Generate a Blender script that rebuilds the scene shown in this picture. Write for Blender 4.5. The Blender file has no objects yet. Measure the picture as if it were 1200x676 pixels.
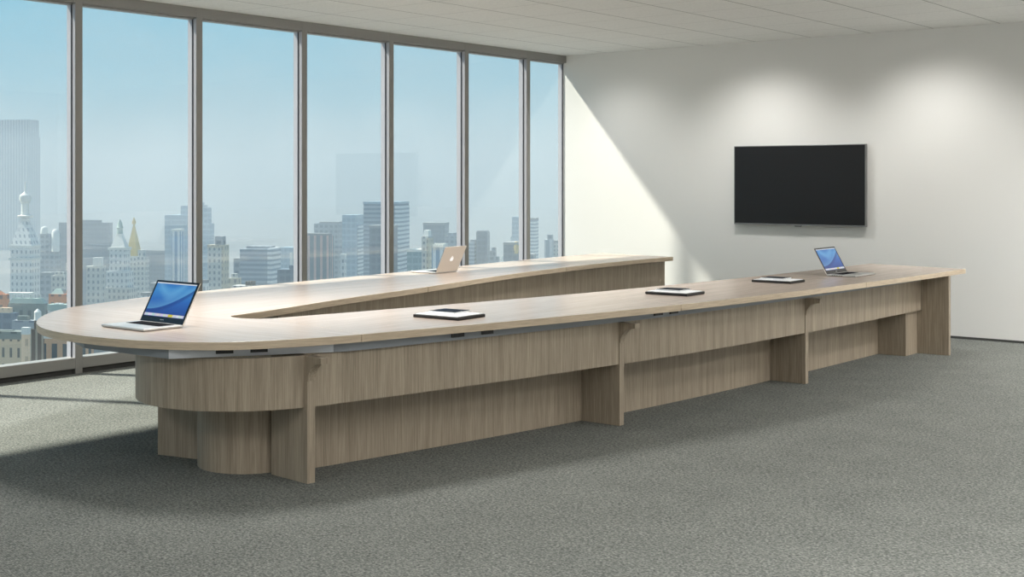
import bpy, bmesh, math, random
from mathutils import Vector, Matrix
R = math.radians
S = bpy.context.scene
COL = S.collection

# ------------------------------------------------------------------ camera
YAW = 38.29
cam = bpy.data.cameras.new('camera')
cam.sensor_width = 36.0
cam.lens = 45.0
cam.shift_y = -126 / 1200
cam.clip_end = 8000
co = bpy.data.objects.new('camera', cam)
co.location = (0, 0, 1.53)
co.rotation_euler = (R(90), 0, R(YAW))
COL.objects.link(co)
S.camera = co

# ------------------------------------------------------------------ exposure
S.view_settings.view_transform = 'Standard'
S.view_settings.look = 'None'
S.view_settings.gamma = 1.0
S.view_settings.use_curve_mapping = False
S.view_settings.exposure = 0.0
S.cycles.max_bounces = 8
S.cycles.diffuse_bounces = 4
S.cycles.glossy_bounces = 4
S.cycles.transparent_max_bounces = 16
S.cycles.volume_bounces = 0
S.cycles.sample_clamp_indirect = 6.0

# ------------------------------------------------------------------ sky
def N(nt, kind, **kw):
    n = nt.nodes.new(kind)
    for k, v in kw.items():
        if k.startswith('i_'):
            n.inputs[k[2:]].default_value = v
        else:
            setattr(n, k, v)
    return n
def L(nt, a, b):
    nt.links.new(a, b)
def ramp(nt, fac, stops, interp='LINEAR'):
    r = nt.nodes.new('ShaderNodeValToRGB')
    r.color_ramp.interpolation = interp
    e = r.color_ramp.elements
    while len(e) < len(stops):
        e.new(0.5)
    for el, (p, c) in zip(e, stops):
        el.position = p
        el.color = (*c, 1) if len(c) == 3 else c
    if fac is not None:
        L(nt, fac, r.inputs[0])
    return r
def lin(r, g, b):
    f = lambda c: (c / 255 / 12.92) if c / 255 <= 0.04045 else ((c / 255 + 0.055) / 1.055) ** 2.4
    return (f(r), f(g), f(b))

W = bpy.data.worlds.new('sky')
S.world = W
W.use_nodes = True
nt = W.node_tree
nt.nodes.clear()
tc = N(nt, 'ShaderNodeTexCoord')
sp = N(nt, 'ShaderNodeSeparateXYZ')
L(nt, tc.outputs['Generated'], sp.inputs[0])
rp = ramp(nt, sp.outputs['Z'], [(0.0, lin(204, 219, 226)), (0.03, lin(193, 219, 229)), (0.075, lin(168, 214, 232)),
                                (0.14, lin(140, 206, 232)), (0.45, lin(120, 180, 220)), (1.0, lin(90, 150, 205))])
cl = N(nt, 'ShaderNodeTexNoise', i_Scale=5.0, i_Detail=6.0, i_Roughness=0.55)
mp = N(nt, 'ShaderNodeMapping')
mp.inputs['Scale'].default_value = (1, 1, 3.5)
L(nt, tc.outputs['Generated'], mp.inputs[0])
L(nt, mp.outputs[0], cl.inputs['Vector'])
cr = ramp(nt, cl.outputs['Fac'], [(0.42, (0, 0, 0)), (0.75, (1, 1, 1))])
mul = N(nt, 'ShaderNodeMath', operation='MULTIPLY')
mul.inputs[1].default_value = 0.35
L(nt, cr.outputs[0], mul.inputs[0])
mx = N(nt, 'ShaderNodeMixRGB')
mx.inputs[2].default_value = (*lin(212, 224, 230), 1)
L(nt, mul.outputs[0], mx.inputs[0])
L(nt, rp.outputs[0], mx.inputs[1])
bg = N(nt, 'ShaderNodeBackground', i_Strength=0.95)
L(nt, mx.outputs[0], bg.inputs[0])
wo = N(nt, 'ShaderNodeOutputWorld')
L(nt, bg.outputs[0], wo.inputs[0])

# ------------------------------------------------------------------ sun
SUN = Vector((1.0, 0.43, -1.21)).normalized()
sl = bpy.data.lights.new('sun', 'SUN')
sl.energy = 9.6
sl.angle = R(2.6)
sl.color = (1.0, 0.94, 0.82)
so = bpy.data.objects.new('sun', sl)
so.rotation_euler = SUN.to_track_quat('-Z', 'Y').to_euler()
so.location = (-20, -6, 22)
COL.objects.link(so)

# ------------------------------------------------------------------ unseen fill lights added at the ceiling; wall washers
def area(name, loc, sx, sy, energy, color=(1, 0.985, 0.955), spread=160):
    a = bpy.data.lights.new(name, 'AREA')
    a.shape = 'RECTANGLE'
    a.size, a.size_y = sx, sy
    a.energy = energy
    a.color = color
    a.spread = R(spread)
    o = bpy.data.objects.new(name, a)
    o.location = loc
    COL.objects.link(o)
    return o
CEIL = 3.03
for y, e in ((5.2, 60), (8.2, 44)):            # added fill lights over the table
    area('ceiling_fill', (-6.0, y, CEIL - 0.012), 0.6, 1.24, e, spread=112)
for y, e in ((2.2, 62), (5.2, 32), (8.2, 24), (11.0, 88)):      # added fill lights over the open floor
    area('ceiling_fill', (-1.4, y, CEIL - 0.012), 0.6, 1.24, e, spread=130)
for y, e in ((0.5, 60), (3.5, 40), (6.5, 40), (9.5, 78)):       # added fill lights along the side wall
    area('ceiling_fill', (0.7, y, CEIL - 0.012), 0.6, 1.24, e, spread=160)
area('ceiling_fill', (-4.2, -0.6, CEIL - 0.012), 0.6, 1.24, 80, spread=150)  # added fill light to brighten the drum front
def spot(loc, target, energy, size, blend):
    a = bpy.data.lights.new('wall_washer_lamp', 'SPOT')
    a.energy = energy
    a.spot_size = R(size)
    a.spot_blend = blend
    a.shadow_soft_size = 0.2
    a.color = (1, 0.98, 0.94)
    o = bpy.data.objects.new('wall_washer_lamp', a)
    o.location = loc
    o.rotation_euler = (Vector(target) - Vector(loc)).to_track_quat('-Z', 'Y').to_euler()
    COL.objects.link(o)
for x, e in ((-8.15, 70), (-6.32, 140), (-4.5, 140), (-2.65, 140), (-0.8, 140), (1.05, 140)):
    spot((x, 11.4, CEIL - 0.02), (x, 12.45, 0.5), e, 118, 1.0)

# ------------------------------------------------------------------ helpers
def tag(o, label=None, cat=None, group=None, kind=None):
    if label: o['label'] = label
    if cat: o['category'] = cat
    if group: o['group'] = group
    if kind: o['kind'] = kind
    return o
def empty(name, loc=(0, 0, 0), rz=0.0):
    o = bpy.data.objects.new(name, None)
    o.empty_display_size = 0.1
    o.location = loc
    o.rotation_euler = (0, 0, rz)
    COL.objects.link(o)
    return o
class MB:
    """collects shapes and links them as one mesh object"""
    def __init__(s):
        s.v, s.f, s.uv = [], [], []
    def add(s, vs, fs, uvs=None):
        n = len(s.v)
        s.v += [tuple(v) for v in vs]
        s.f += [tuple(i + n for i in f) for f in fs]
        s.uv += uvs if uvs else [None] * len(fs)
    def box(s, x0, x1, y0, y1, z0, z1, M=None):
        vs = [Vector((x, y, z)) for z in (z0, z1) for x, y in ((x0, y0), (x1, y0), (x1, y1), (x0, y1))]
        if M: vs = [M @ v for v in vs]
        s.add(vs, [(3, 2, 1, 0), (4, 5, 6, 7), (0, 1, 5, 4), (1, 2, 6, 5), (2, 3, 7, 6), (3, 0, 4, 7)])
    def prism(s, poly, z0, z1, uv=False, M=None, top_scale=1.0, caps=True):
        """poly: counter-clockwise xy outline"""
        n = len(poly)
        cx = sum(p[0] for p in poly) / n; cy = sum(p[1] for p in poly) / n
        a = [Vector((x, y, z0)) for x, y in poly]
        b = [Vector((cx + (x - cx) * top_scale, cy + (y - cy) * top_scale, z1)) for x, y in poly]
        vs = a + b
        if M: vs = [M @ v for v in vs]
        fs, uvs, acc = [], [], 0.0
        for i in range(n):
            j = (i + 1) % n
            d = math.hypot(poly[j][0] - poly[i][0], poly[j][1] - poly[i][1])
            fs.append((i, j, n + j, n + i))
            uvs.append([(acc, 0), (acc + d, 0), (acc + d, z1 - z0), (acc, z1 - z0)])
            acc = math.ceil((acc + d) / 20) * 20
        if caps:
            fs.append(tuple(range(n - 1, -1, -1))); uvs.append(None)
            fs.append(tuple(range(n, 2 * n))); uvs.append(None)
        s.add(vs, fs, uvs)
    def strip(s, A, B, z0, z1):
        """slab between two polylines of equal length"""
        n = len(A)
        vs = [(*p, z0) for p in A] + [(*p, z0) for p in B] + [(*p, z1) for p in A] + [(*p, z1) for p in B]
        a0, b0, a1, b1 = 0, n, 2 * n, 3 * n
        fs = []
        for i in range(n - 1):
            j = i + 1
            fs += [(a1 + i, a1 + j, b1 + j, b1 + i), (a0 + j, a0 + i, b0 + i, b0 + j),
                   (a0 + i, a0 + j, a1 + j, a1 + i), (b0 + j, b0 + i, b1 + i, b1 + j)]
        fs += [(a0, a1, b1, b0), (a0 + n - 1, b0 + n - 1, b1 + n - 1, a1 + n - 1)]
        s.add(vs, fs)
    def panel(s, P, th, z0, z1):
        """curved upright panel: polyline P is the outer face, thickness goes to its left"""
        Q = offset(P, th)
        s.strip(P, Q, z0, z1)
    def lathe(s, prof, cx=0, cy=0, n=24):
        vs, fs = [], []
        for r, z in prof:
            for k in range(n):
                a = 2 * math.pi * k / n
                vs.append((cx + r * math.cos(a), cy + r * math.sin(a), z))
        for i in range(len(prof) - 1):
            for k in range(n):
                k2 = (k + 1) % n
                fs.append((i * n + k, i * n + k2, (i + 1) * n + k2, (i + 1) * n + k))
        fs.append(tuple(range(n - 1, -1, -1)))
        fs.append(tuple((len(prof) - 1) * n + k for k in range(n)))
        s.add(vs, fs)
    def build(s, name, mat, parent=None, bevel=0.0, smooth=False, loc=None, seg=2):
        me = bpy.data.meshes.new(name)
        me.from_pydata(s.v, [], s.f)
        if any(u for u in s.uv):
            ul = me.uv_layers.new(name='UVMap')
            for p, u in zip(me.polygons, s.uv):
                for k, li in enumerate(p.loop_indices):
                    ul.data[li].uv = u[k] if u else (0, 0)
        bm = bmesh.new(); bm.from_mesh(me)
        bmesh.ops.recalc_face_normals(bm, faces=bm.faces)
        bm.to_mesh(me); bm.free()
        if mat: me.materials.append(mat)
        o = bpy.data.objects.new(name, me)
        COL.objects.link(o)
        if parent: o.parent = parent
        if loc: o.location = loc
        if bevel:
            m = o.modifiers.new('bevel', 'BEVEL')
            m.width = bevel; m.segments = seg; m.limit_method = 'ANGLE'; m.angle_limit = R(40)
        if smooth:
            for p in me.polygons: p.use_smooth = True
            me.set_sharp_from_angle(angle=R(35))
        return o
def offset(P, d):
    Q = []
    for i, p in enumerate(P):
        a = P[max(i - 1, 0)]; b = P[min(i + 1, len(P) - 1)]
        tx, ty = b[0] - a[0], b[1] - a[1]
        l = math.hypot(tx, ty) or 1
        Q.append((p[0] - ty / l * d, p[1] + tx / l * d))
    return Q
def curve(pts):
    """smooth monotone interpolation x(y) through (x, y) points"""
    ys = [p[1] for p in pts]; xs = [p[0] for p in pts]; n = len(pts)
    dl = [(xs[i + 1] - xs[i]) / (ys[i + 1] - ys[i]) for i in range(n - 1)]
    m = [dl[0]] + [(dl[i - 1] + dl[i]) / 2 for i in range(1, n - 1)] + [dl[-1]]
    def f(y):
        i = 0
        while i < n - 2 and y > ys[i + 1]: i += 1
        h = ys[i + 1] - ys[i]; t = (y - ys[i]) / h
        if t < 0: return xs[0] + m[0] * (y - ys[0])
        if t > 1: return xs[-1] + m[-1] * (y - ys[-1])
        return ((2*t**3 - 3*t*t + 1) * xs[i] + (t**3 - 2*t*t + t) * h * m[i] + (-2*t**3 + 3*t*t) * xs[i+1] + (t**3 - t*t) * h * m[i+1])
    return f
def spline(P, n):
    """Catmull-Rom through P, n points evenly by length"""
    out = []
    for i in range(len(P) - 1):
        p0 = P[max(i - 1, 0)]; p1 = P[i]; p2 = P[i + 1]; p3 = P[min(i + 2, len(P) - 1)]
        for k in range(12):
            t = k / 12
            out.append(tuple(0.5 * ((2 * p1[c]) + (-p0[c] + p2[c]) * t + (2 * p0[c] - 5 * p1[c] + 4 * p2[c] - p3[c]) * t * t
                             + (-p0[c] + 3 * p1[c] - 3 * p2[c] + p3[c]) * t ** 3) for c in (0, 1)))
    out.append(tuple(P[-1]))
    return resample(out, n)
def resample(P, n):
    d = [0]
    for a, b in zip(P, P[1:]): d.append(d[-1] + math.hypot(b[0] - a[0], b[1] - a[1]))
    res, i = [], 0
    for k in range(n):
        t = d[-1] * k / (n - 1)
        while i < len(P) - 2 and d[i + 1] < t: i += 1
        s = (t - d[i]) / (d[i + 1] - d[i]) if d[i + 1] > d[i] else 0
        res.append((P[i][0] + (P[i + 1][0] - P[i][0]) * s, P[i][1] + (P[i + 1][1] - P[i][1]) * s))
    return res

# ------------------------------------------------------------------ materials
def mat(name, color=(0.5, 0.5, 0.5), rough=0.5, metal=0.0, spec=0.5, emit=None, es=0.0):
    m = bpy.data.materials.new(name)
    m.use_nodes = True
    b = m.node_tree.nodes['Principled BSDF']
    b.inputs['Base Color'].default_value = (*color, 1)
    b.inputs['Roughness'].default_value = rough
    b.inputs['Metallic'].default_value = metal
    b.inputs['Specular IOR Level'].default_value = spec
    if emit:
        b.inputs['Emission Color'].default_value = (*emit, 1)
        b.inputs['Emission Strength'].default_value = es
    return m
def bsdf(m):
    return m.node_tree.nodes['Principled BSDF']
def veneer(name, light, dark, scale, rough, spec=0.5, fine=1.0):
    """wood veneer: fine streaks running along the axis with the small scale"""
    m = mat(name, light, rough, 0, spec)
    nt = m.node_tree; b = bsdf(m)
    tc = N(nt, 'ShaderNodeTexCoord')
    m1 = N(nt, 'ShaderNodeMapping'); m1.inputs['Scale'].default_value = scale
    L(nt, tc.outputs['Object'], m1.inputs[0])
    n1 = N(nt, 'ShaderNodeTexNoise', i_Scale=1.0, i_Detail=4.0, i_Roughness=0.65)
    L(nt, m1.outputs[0], n1.inputs['Vector'])
    m2 = N(nt, 'ShaderNodeMapping'); m2.inputs['Scale'].default_value = tuple(s * 0.12 for s in scale)
    L(nt, tc.outputs['Object'], m2.inputs[0])
    n2 = N(nt, 'ShaderNodeTexNoise', i_Scale=1.0, i_Detail=2.0)
    L(nt, m2.outputs[0], n2.inputs['Vector'])
    ad = N(nt, 'ShaderNodeMath', operation='MULTIPLY_ADD')
    ad.inputs[1].default_value = 0.28; 
    L(nt, n2.outputs['Fac'], ad.inputs[0]); 
    sc = N(nt, 'ShaderNodeMath', operation='MULTIPLY'); sc.inputs[1].default_value = 0.72
    L(nt, n1.outputs['Fac'], sc.inputs[0]); L(nt, sc.outputs[0], ad.inputs[2])
    r = ramp(nt, ad.outputs[0], [(0.5 - 0.11 * fine, dark), (0.5 + 0.11 * fine, light)])
    L(nt, r.outputs[0], b.inputs['Base Color'])
    bp = N(nt, 'ShaderNodeBump', i_Strength=0.06, i_Distance=0.002)
    L(nt, n1.outputs['Fac'], bp.inputs['Height']); L(nt, bp.outputs[0], b.inputs['Normal'])
    return m

M_edge = veneer('veneer_edge', (0.68, 0.56, 0.42), (0.52, 0.415, 0.30), (8, 8, 160), 0.5, 0.4)
M_top = veneer('veneer_top', (0.545, 0.452, 0.38), (0.435, 0.358, 0.30), (90, 3, 90), 0.27, 0.55)
M_end = veneer('veneer_end_top', (0.545, 0.452, 0.38), (0.435, 0.358, 0.30), (3, 90, 90), 0.27, 0.55)
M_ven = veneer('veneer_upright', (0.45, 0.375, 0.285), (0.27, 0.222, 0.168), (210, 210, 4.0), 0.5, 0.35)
M_steel = mat('tray_steel', (0.27, 0.29, 0.315), 0.5, 0.0)
M_steel_lit = mat('tray_steel_lit', (0.66, 0.69, 0.74), 0.5, 0.0)  # lighter copy of the tray steel: light on the end facet painted in
M_black = mat('black_plastic', (0.012, 0.012, 0.013), 0.4)
M_dark = mat('dark_base', (0.05, 0.05, 0.05), 0.6)

def paint(name, c, rough=0.9, bump=0.03, sc=260):
    m = mat(name, c, rough, 0, 0.25)
    nt = m.node_tree
    tc = N(nt, 'ShaderNodeTexCoord')
    n = N(nt, 'ShaderNodeTexNoise', i_Scale=float(sc), i_Detail=2.0)
    L(nt, tc.outputs['Object'], n.inputs['Vector'])
    bp = N(nt, 'ShaderNodeBump', i_Strength=bump, i_Distance=0.004)
    L(nt, n.outputs['Fac'], bp.inputs['Height']); L(nt, bp.outputs[0], bsdf(m).inputs['Normal'])
    return m
M_wall = paint('white_wall_paint', (0.81, 0.805, 0.785))
M_gap = mat('shadow_gap', (0.06, 0.06, 0.058), 0.6)
M_alu = mat('anodised_mullion', (0.29, 0.285, 0.275), 0.45, 0.15)
M_alu_lit = mat('mullion_daylit', (0.46, 0.445, 0.48), 0.4, 0.1)  # mullion metal made paler, with the daylight on its side painted in
M_gask = mat('gasket_rubber', (0.02, 0.02, 0.03), 0.6)

# carpet: small looped weave
M_carpet = mat('grey_carpet', (0.25, 0.25, 0.23), 0.95, 0, 0.1)
nt = M_carpet.node_tree
tc = N(nt, 'ShaderNodeTexCoord')
mpn = N(nt, 'ShaderNodeMapping'); mpn.inputs['Rotation'].default_value = (0, 0, R(18)); mpn.inputs['Scale'].default_value = (1, 1.25, 1)
L(nt, tc.outputs['Object'], mpn.inputs[0])
vo = N(nt, 'ShaderNodeTexVoronoi', i_Scale=85.0, i_Randomness=0.55)
L(nt, mpn.outputs[0], vo.inputs['Vector'])
no = N(nt, 'ShaderNodeTexNoise', i_Scale=60.0, i_Detail=4.0, i_Roughness=0.7)
L(nt, mpn.outputs[0], no.inputs['Vector'])
n2 = N(nt, 'ShaderNodeTexNoise', i_Scale=3.0, i_Detail=3.0)
L(nt, tc.outputs['Object'], n2.inputs['Vector'])
a1 = N(nt, 'ShaderNodeMath', operation='MULTIPLY_ADD'); a1.inputs[1].default_value = -0.45
L(nt, vo.outputs['Distance'], a1.inputs[0]); L(nt, no.outputs['Fac'], a1.inputs[2])
a2 = N(nt, 'ShaderNodeMath', operation='MULTIPLY_ADD'); a2.inputs[1].default_value = 0.12
L(nt, n2.outputs['Fac'], a2.inputs[0]); L(nt, a1.outputs[0], a2.inputs[2])
rr = ramp(nt, a2.outputs[0], [(0.08, (0.062, 0.067, 0.064)), (0.33, (0.165, 0.173, 0.16)), (0.62, (0.34, 0.35, 0.32))])
L(nt, rr.outputs[0], bsdf(M_carpet).inputs['Base Color'])
bp = N(nt, 'ShaderNodeBump', i_Strength=0.5, i_Distance=0.006)
L(nt, a1.outputs[0], bp.inputs['Height']); L(nt, bp.outputs[0], bsdf(M_carpet).inputs['Normal'])

# ceiling tiles on a 645 mm grid
TILE = 0.645
M_ceil = mat('ceiling_tile', (0.72, 0.72, 0.70), 0.95, 0, 0.1)
nt = M_ceil.node_tree
tc = N(nt, 'ShaderNodeTexCoord')
sx = N(nt, 'ShaderNodeSeparateXYZ'); L(nt, tc.outputs['Object'], sx.inputs[0])
def edge(out, off, w):
    a = N(nt, 'ShaderNodeMath', operation='ADD'); a.inputs[1].default_value = off; L(nt, out, a.inputs[0])
    d = N(nt, 'ShaderNodeMath', operation='DIVIDE'); d.inputs[1].default_value = TILE; L(nt, a.outputs[0], d.inputs[0])
    f = N(nt, 'ShaderNodeMath', operation='FRACT'); L(nt, d.outputs[0], f.inputs[0])
    s = N(nt, 'ShaderNodeMath', operation='LESS_THAN'); s.inputs[1].default_value = w / TILE; L(nt, f.outputs[0], s.inputs[0])
    return s
ex = edge(sx.outputs['X'], 3.91 + 20 * TILE, 0.009)
ey = edge(sx.outputs['Y'], -11.88 + 40 * TILE, 0.007)
gx = N(nt, 'ShaderNodeMath', operation='MULTIPLY'); gx.inputs[1].default_value = 0.5; L(nt, ey.outputs[0], gx.inputs[0])  # cross joints painted fainter, the way the lighting shows them
mm = N(nt, 'ShaderNodeMath', operation='MAXIMUM'); L(nt, ex.outputs[0], mm.inputs[0]); L(nt, gx.outputs[0], mm.inputs[1])
ns = N(nt, 'ShaderNodeTexNoise', i_Scale=45.0, i_Detail=5.0); L(nt, tc.outputs['Object'], ns.inputs['Vector'])
rc = ramp(nt, ns.outputs['Fac'], [(0.3, (0.76, 0.76, 0.745)), (0.7, (0.83, 0.83, 0.81))])
mc = N(nt, 'ShaderNodeMixRGB'); mc.inputs[2].default_value = (0.2, 0.2, 0.195, 1)
L(nt, mm.outputs[0], mc.inputs[0]); L(nt, rc.outputs[0], mc.inputs[1]); L(nt, mc.outputs[0], bsdf(M_ceil).inputs['Base Color'])

# thin window glass
M_glass = bpy.data.materials.new('window_glass'); M_glass.use_nodes = True
nt = M_glass.node_tree; nt.nodes.clear()
tr = N(nt, 'ShaderNodeBsdfTransparent'); tr.inputs[0].default_value = (0.965, 0.985, 0.985, 1)
gl = N(nt, 'ShaderNodeBsdfGlossy', i_Roughness=0.0); gl.inputs[0].default_value = (1, 1, 1, 1)
fr = N(nt, 'ShaderNodeFresnel')
geo = N(nt, 'ShaderNodeNewGeometry')
ior = N(nt, 'ShaderNodeMapRange'); ior.inputs['To Min'].default_value = 1.45; ior.inputs['To Max'].default_value = 1 / 1.45
L(nt, geo.outputs['Backfacing'], ior.inputs['Value']); L(nt, ior.outputs[0], fr.inputs['IOR'])
ms = N(nt, 'ShaderNodeMixShader'); out = N(nt, 'ShaderNodeOutputMaterial')
L(nt, fr.outputs[0], ms.inputs[0]); L(nt, tr.outputs[0], ms.inputs[1]); L(nt, gl.outputs[0], ms.inputs[2]); L(nt, ms.outputs[0], out.inputs[0])

# ------------------------------------------------------------------ room shell
XW, YW = -9.0, 12.45           # inner face of the window wall, face of the far wall
XE, YB = 1.7, -3.0             # walls beside and behind the viewer
def struct(name, mb, m, parent=None, **kw):
    o = mb.build(name, m, parent, **kw)
    if not parent: o['kind'] = 'structure'
    return o
b = MB(); b.box(XW - 0.12, XE, YB, YW, -0.2, 0.0); struct('floor', b, M_carpet)
b = MB(); b.box(XW - 0.12, XE + 0.15, YB - 0.15, YW + 0.2, CEIL, CEIL + 0.3); struct('ceiling', b, M_ceil)
b = MB(); b.box(XW - 0.045, XE + 0.15, YW, YW + 0.2, -0.2, CEIL); struct('wall_far', b, M_wall)
b = MB(); b.box(XE, XE + 0.15, YB, YW, -0.2, CEIL); struct('wall_right', b, M_wall)
b = MB(); b.box(XW - 0.12, XE + 0.15, YB - 0.15, YB, -0.2, CEIL); struct('wall_back', b, M_wall)
b = MB(); b.box(XW + 0.03, XE, YW - 0.012, YW, 0.0, 0.022); struct('shadow_gap_far', b, M_gap)  # dark strip standing in for the shadow gap at the wall foot
b = MB(); b.box(XE - 0.012, XE, YB, YW - 0.012, 0.0, 0.022); struct('shadow_gap_right', b, M_gap)

# the glazed wall: each bay is a window of pane, mullion, head, sill
MULL = [-4.0, -2.36, -1.2, -0.03, 1.14, 2.31, 4.65, 5.85, 7.03, 8.25, 9.43, 10.61, 11.71, 12.45]
for i in range(len(MULL) - 1):
    y0, y1 = MULL[i], MULL[i + 1]
    w = empty('window_%d' % (i + 1), (XW, (y0 + y1) / 2, 0)); w['kind'] = 'structure'
    c = (y0 + y1) / 2
    last = i == len(MULL) - 2
    hw = 0.032
    pe = y1 - c - (0.006 if last else hw)
    ps = y0 - c + hw
    b = MB(); b.box(-0.056, -0.046, ps - 0.005, pe + 0.005, 0.125, 2.935); b.build('pane', M_glass, w)
    b = MB(); b.box(-0.12, 0.0, y0 - c - hw, ps, 0.0, CEIL); b.build('mullion', M_alu, w, bevel=0.002)
    b = MB()
    for yy in (ps, pe):
        s = 1 if yy == ps else -1
        b.box(-0.058, -0.044, min(yy, yy + s * 0.006), max(yy, yy + s * 0.006), 0.127, 2.932)
    b.build('gasket', M_gask, w)
    if last:
        b = MB(); b.box(-0.12, -0.06, pe + 0.004, pe + 0.03, 0.0, CEIL); b.build('jamb', M_alu_lit, w)
    if not last:
        b = MB(); b.box(-0.117, -0.003, pe - 0.002, pe + 0.001, 0.127, 2.932); b.build('mullion_daylit_side', M_alu_lit, w)
    b = MB(); b.box(-0.12, -0.001, ps, y1 - c - (0 if last else hw), 2.945, CEIL); b.box(-0.12, -0.036, ps, y1 - c - (0 if last else hw), 2.930, 2.945)
    b.build('head_rail', M_alu, w, bevel=0.002)
    b = MB(); b.box(-0.12, -0.001, ps, y1 - c - (0 if last else hw), 0.042, 0.128); b.build('sill_rail', M_alu, w, bevel=0.002)
    b = MB(); b.box(-0.12, -0.02, ps, y1 - c - (0 if last else hw), 0.0, 0.042); b.build('base_channel', M_dark, w)

# ------------------------------------------------------------------ conference table
table = empty('conference_table', (-5.9, 7.6, 0))
tag(table, 'long v-shaped veneered conference table with rounded end standing on the grey carpet', 'table')
T0 = Vector((-5.9, 7.6, 0))
def tb(mb, name, m, parent=table, **kw):
    base = T0 if parent is table else T0
    mb.v = [(x - T0.x, y - T0.y, z) for x, y, z in mb.v]
    return mb.build(name, m, parent, **kw)
ZT0, ZT1 = 0.700, 0.741
Ro = curve([(-4.69, 4.69), (-4.46, 5.71), (-4.22, 7.09), (-4.11, 8.1), (-4.005, 9.52), (-3.95, 10.6), (-3.925, 11.55)])
Ri = curve([(-5.64, 4.91), (-5.545, 5.37), (-5.42, 6.01), (-5.27, 6.84), (-5.17, 7.53), (-5.08, 8.36), (-4.99, 9.4), (-4.94, 10.3), (-4.91, 11.0), (-4.90, 11.72)])
Lo = curve([(-7.13, 4.58), (-7.30, 5.1), (-7.41, 5.7), (-7.49, 6.37), (-7.55, 7.09), (-7.62, 7.98), (-7.77, 9.34), (-7.85, 10.22), (-7.89, 10.94), (-7.91, 11.62)])
Li = curve([(-5.94, 4.87), (-6.01, 5.25), (-6.20, 6.01), (-6.41, 7.11), (-6.60, 7.92), (-6.78, 8.83), (-6.92, 10.09), (-6.95, 10.8), (-6.94, 11.5)])
def edged(o):
    o.data.materials.append(M_edge)
    for p in o.data.polygons:
        if abs(p.normal.z) < 0.5: p.material_index = 1
    return o
def arm(fo, fi, yo0, yo1, yi0, yi1, n=16):
    g = 0.0026
    A, B = [], []
    for k in range(n + 1):
        t = k / n
        yo = (yo0 + g) + (yo1 - yo0 - 2 * g) * t; yi = (yi0 + g) + (yi1 - yi0 - 2 * g) * t
        A.append((fo(yo), yo)); B.append((fi(yi), yi))
    b = MB(); b.strip(A, B, ZT0, ZT1)
    return edged(tb(b, 'tabletop', M_top, bevel=0.002))
arm(Ro, Ri, 4.69, 7.09, 4.91, 7.33)
arm(Ro, Ri, 7.09, 9.52, 7.33, 9.62)
arm(Ro, Ri, 9.52, 11.55, 9.62, 11.72)
arm(Lo, Li, 4.58, 7.05, 4.87, 7.11)
arm(Lo, Li, 7.05, 9.50, 7.11, 9.50)
arm(Lo, Li, 9.50, 11.62, 9.50, 11.50)
front = spline([(-4.69, 4.69), (-4.78, 4.41), (-4.93, 4.12), (-5.09, 3.965), (-5.30, 3.855), (-5.55, 3.79), (-5.82, 3.77), (-6.12, 3.80),
                (-6.42, 3.91), (-6.72, 4.11), (-6.98, 4.36), (-7.13, 4.58)], 60)
back = spline([(-5.64, 4.91), (-5.68, 4.855), (-5.76, 4.82), (-5.84, 4.82), (-5.90, 4.835), (-5.94, 4.87)], 60)
b = MB(); b.strip(front, back, ZT0, ZT1); edged(tb(b, 'tabletop', M_end, bevel=0.002))

# pedestal under the right-hand arm and the rounded end
C0 = (-5.43, 4.60)
def arc(r, a0, a1, n, c=C0):
    return [(c[0] + r * math.cos(R(a0 + (a1 - a0) * k / (n - 1))), c[1] + r * math.sin(R(a0 + (a1 - a0) * k / (n - 1)))) for k in range(n)]
Ra = curve([(-4.82, 4.46), (-4.68, 5.17), (-4.57, 5.79), (-4.43, 6.71), (-4.35, 7.35), (-4.245, 8.96), (-4.215, 9.78), (-4.19, 11.16)])
ZA = 0.384
def run(f, y0, y1, n):
    return [(f(y0 + (y1 - y0) * k / (n - 1)), y0 + (y1 - y0) * k / (n - 1)) for k in range(n)]
# aprons: drum, then the run between each pair of fins
b = MB(); b.panel(arc(0.615, 160, 347, 56), 0.03, ZA, 0.648); tb(b, 'drum_apron', M_ven, smooth=True)
FINS = [4.455, 6.715, 8.965]
for y0, y1 in ((FINS[0] + 0.026, FINS[1] - 0.026), (FINS[1] + 0.026, FINS[2] - 0.026), (FINS[2] + 0.026, 11.165)):
    b = MB(); b.panel(run(Ra, y0, y1, 18), 0.03, ZA, 0.648); tb(b, 'apron', M_ven, smooth=True)
# plinths
b = MB(); b.panel(arc(0.295, 150, 344, 40), 0.02, 0.0, ZA + 0.1); tb(b, 'drum_plinth', M_ven, smooth=True)
Rp = lambda y: Ra(y) - 0.285
b = MB(); b.panel(run(Rp, FINS[0] + 0.026, 10.9, 40), 0.03, 0.0, ZA + 0.1); tb(b, 'plinth', M_ven, smooth=True)
b = MB(); b.box(-4.57, -4.225, 10.90, 11.165, 0.0, ZA); tb(b, 'end_post', M_ven, bevel=0.0015)
b = MB(); b.box(-4.86, -3.945, 11.17, 11.22, 0.0, ZT0); tb(b, 'end_panel', M_ven, bevel=0.0015)
b = MB(); b.panel([(x + 0.07, y) for x, y in run(Ri, 5.4, 11.165, 24)][::-1], 0.03, 0.0, ZT0); tb(b, 'modesty_panel', M_ven, smooth=True)
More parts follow.
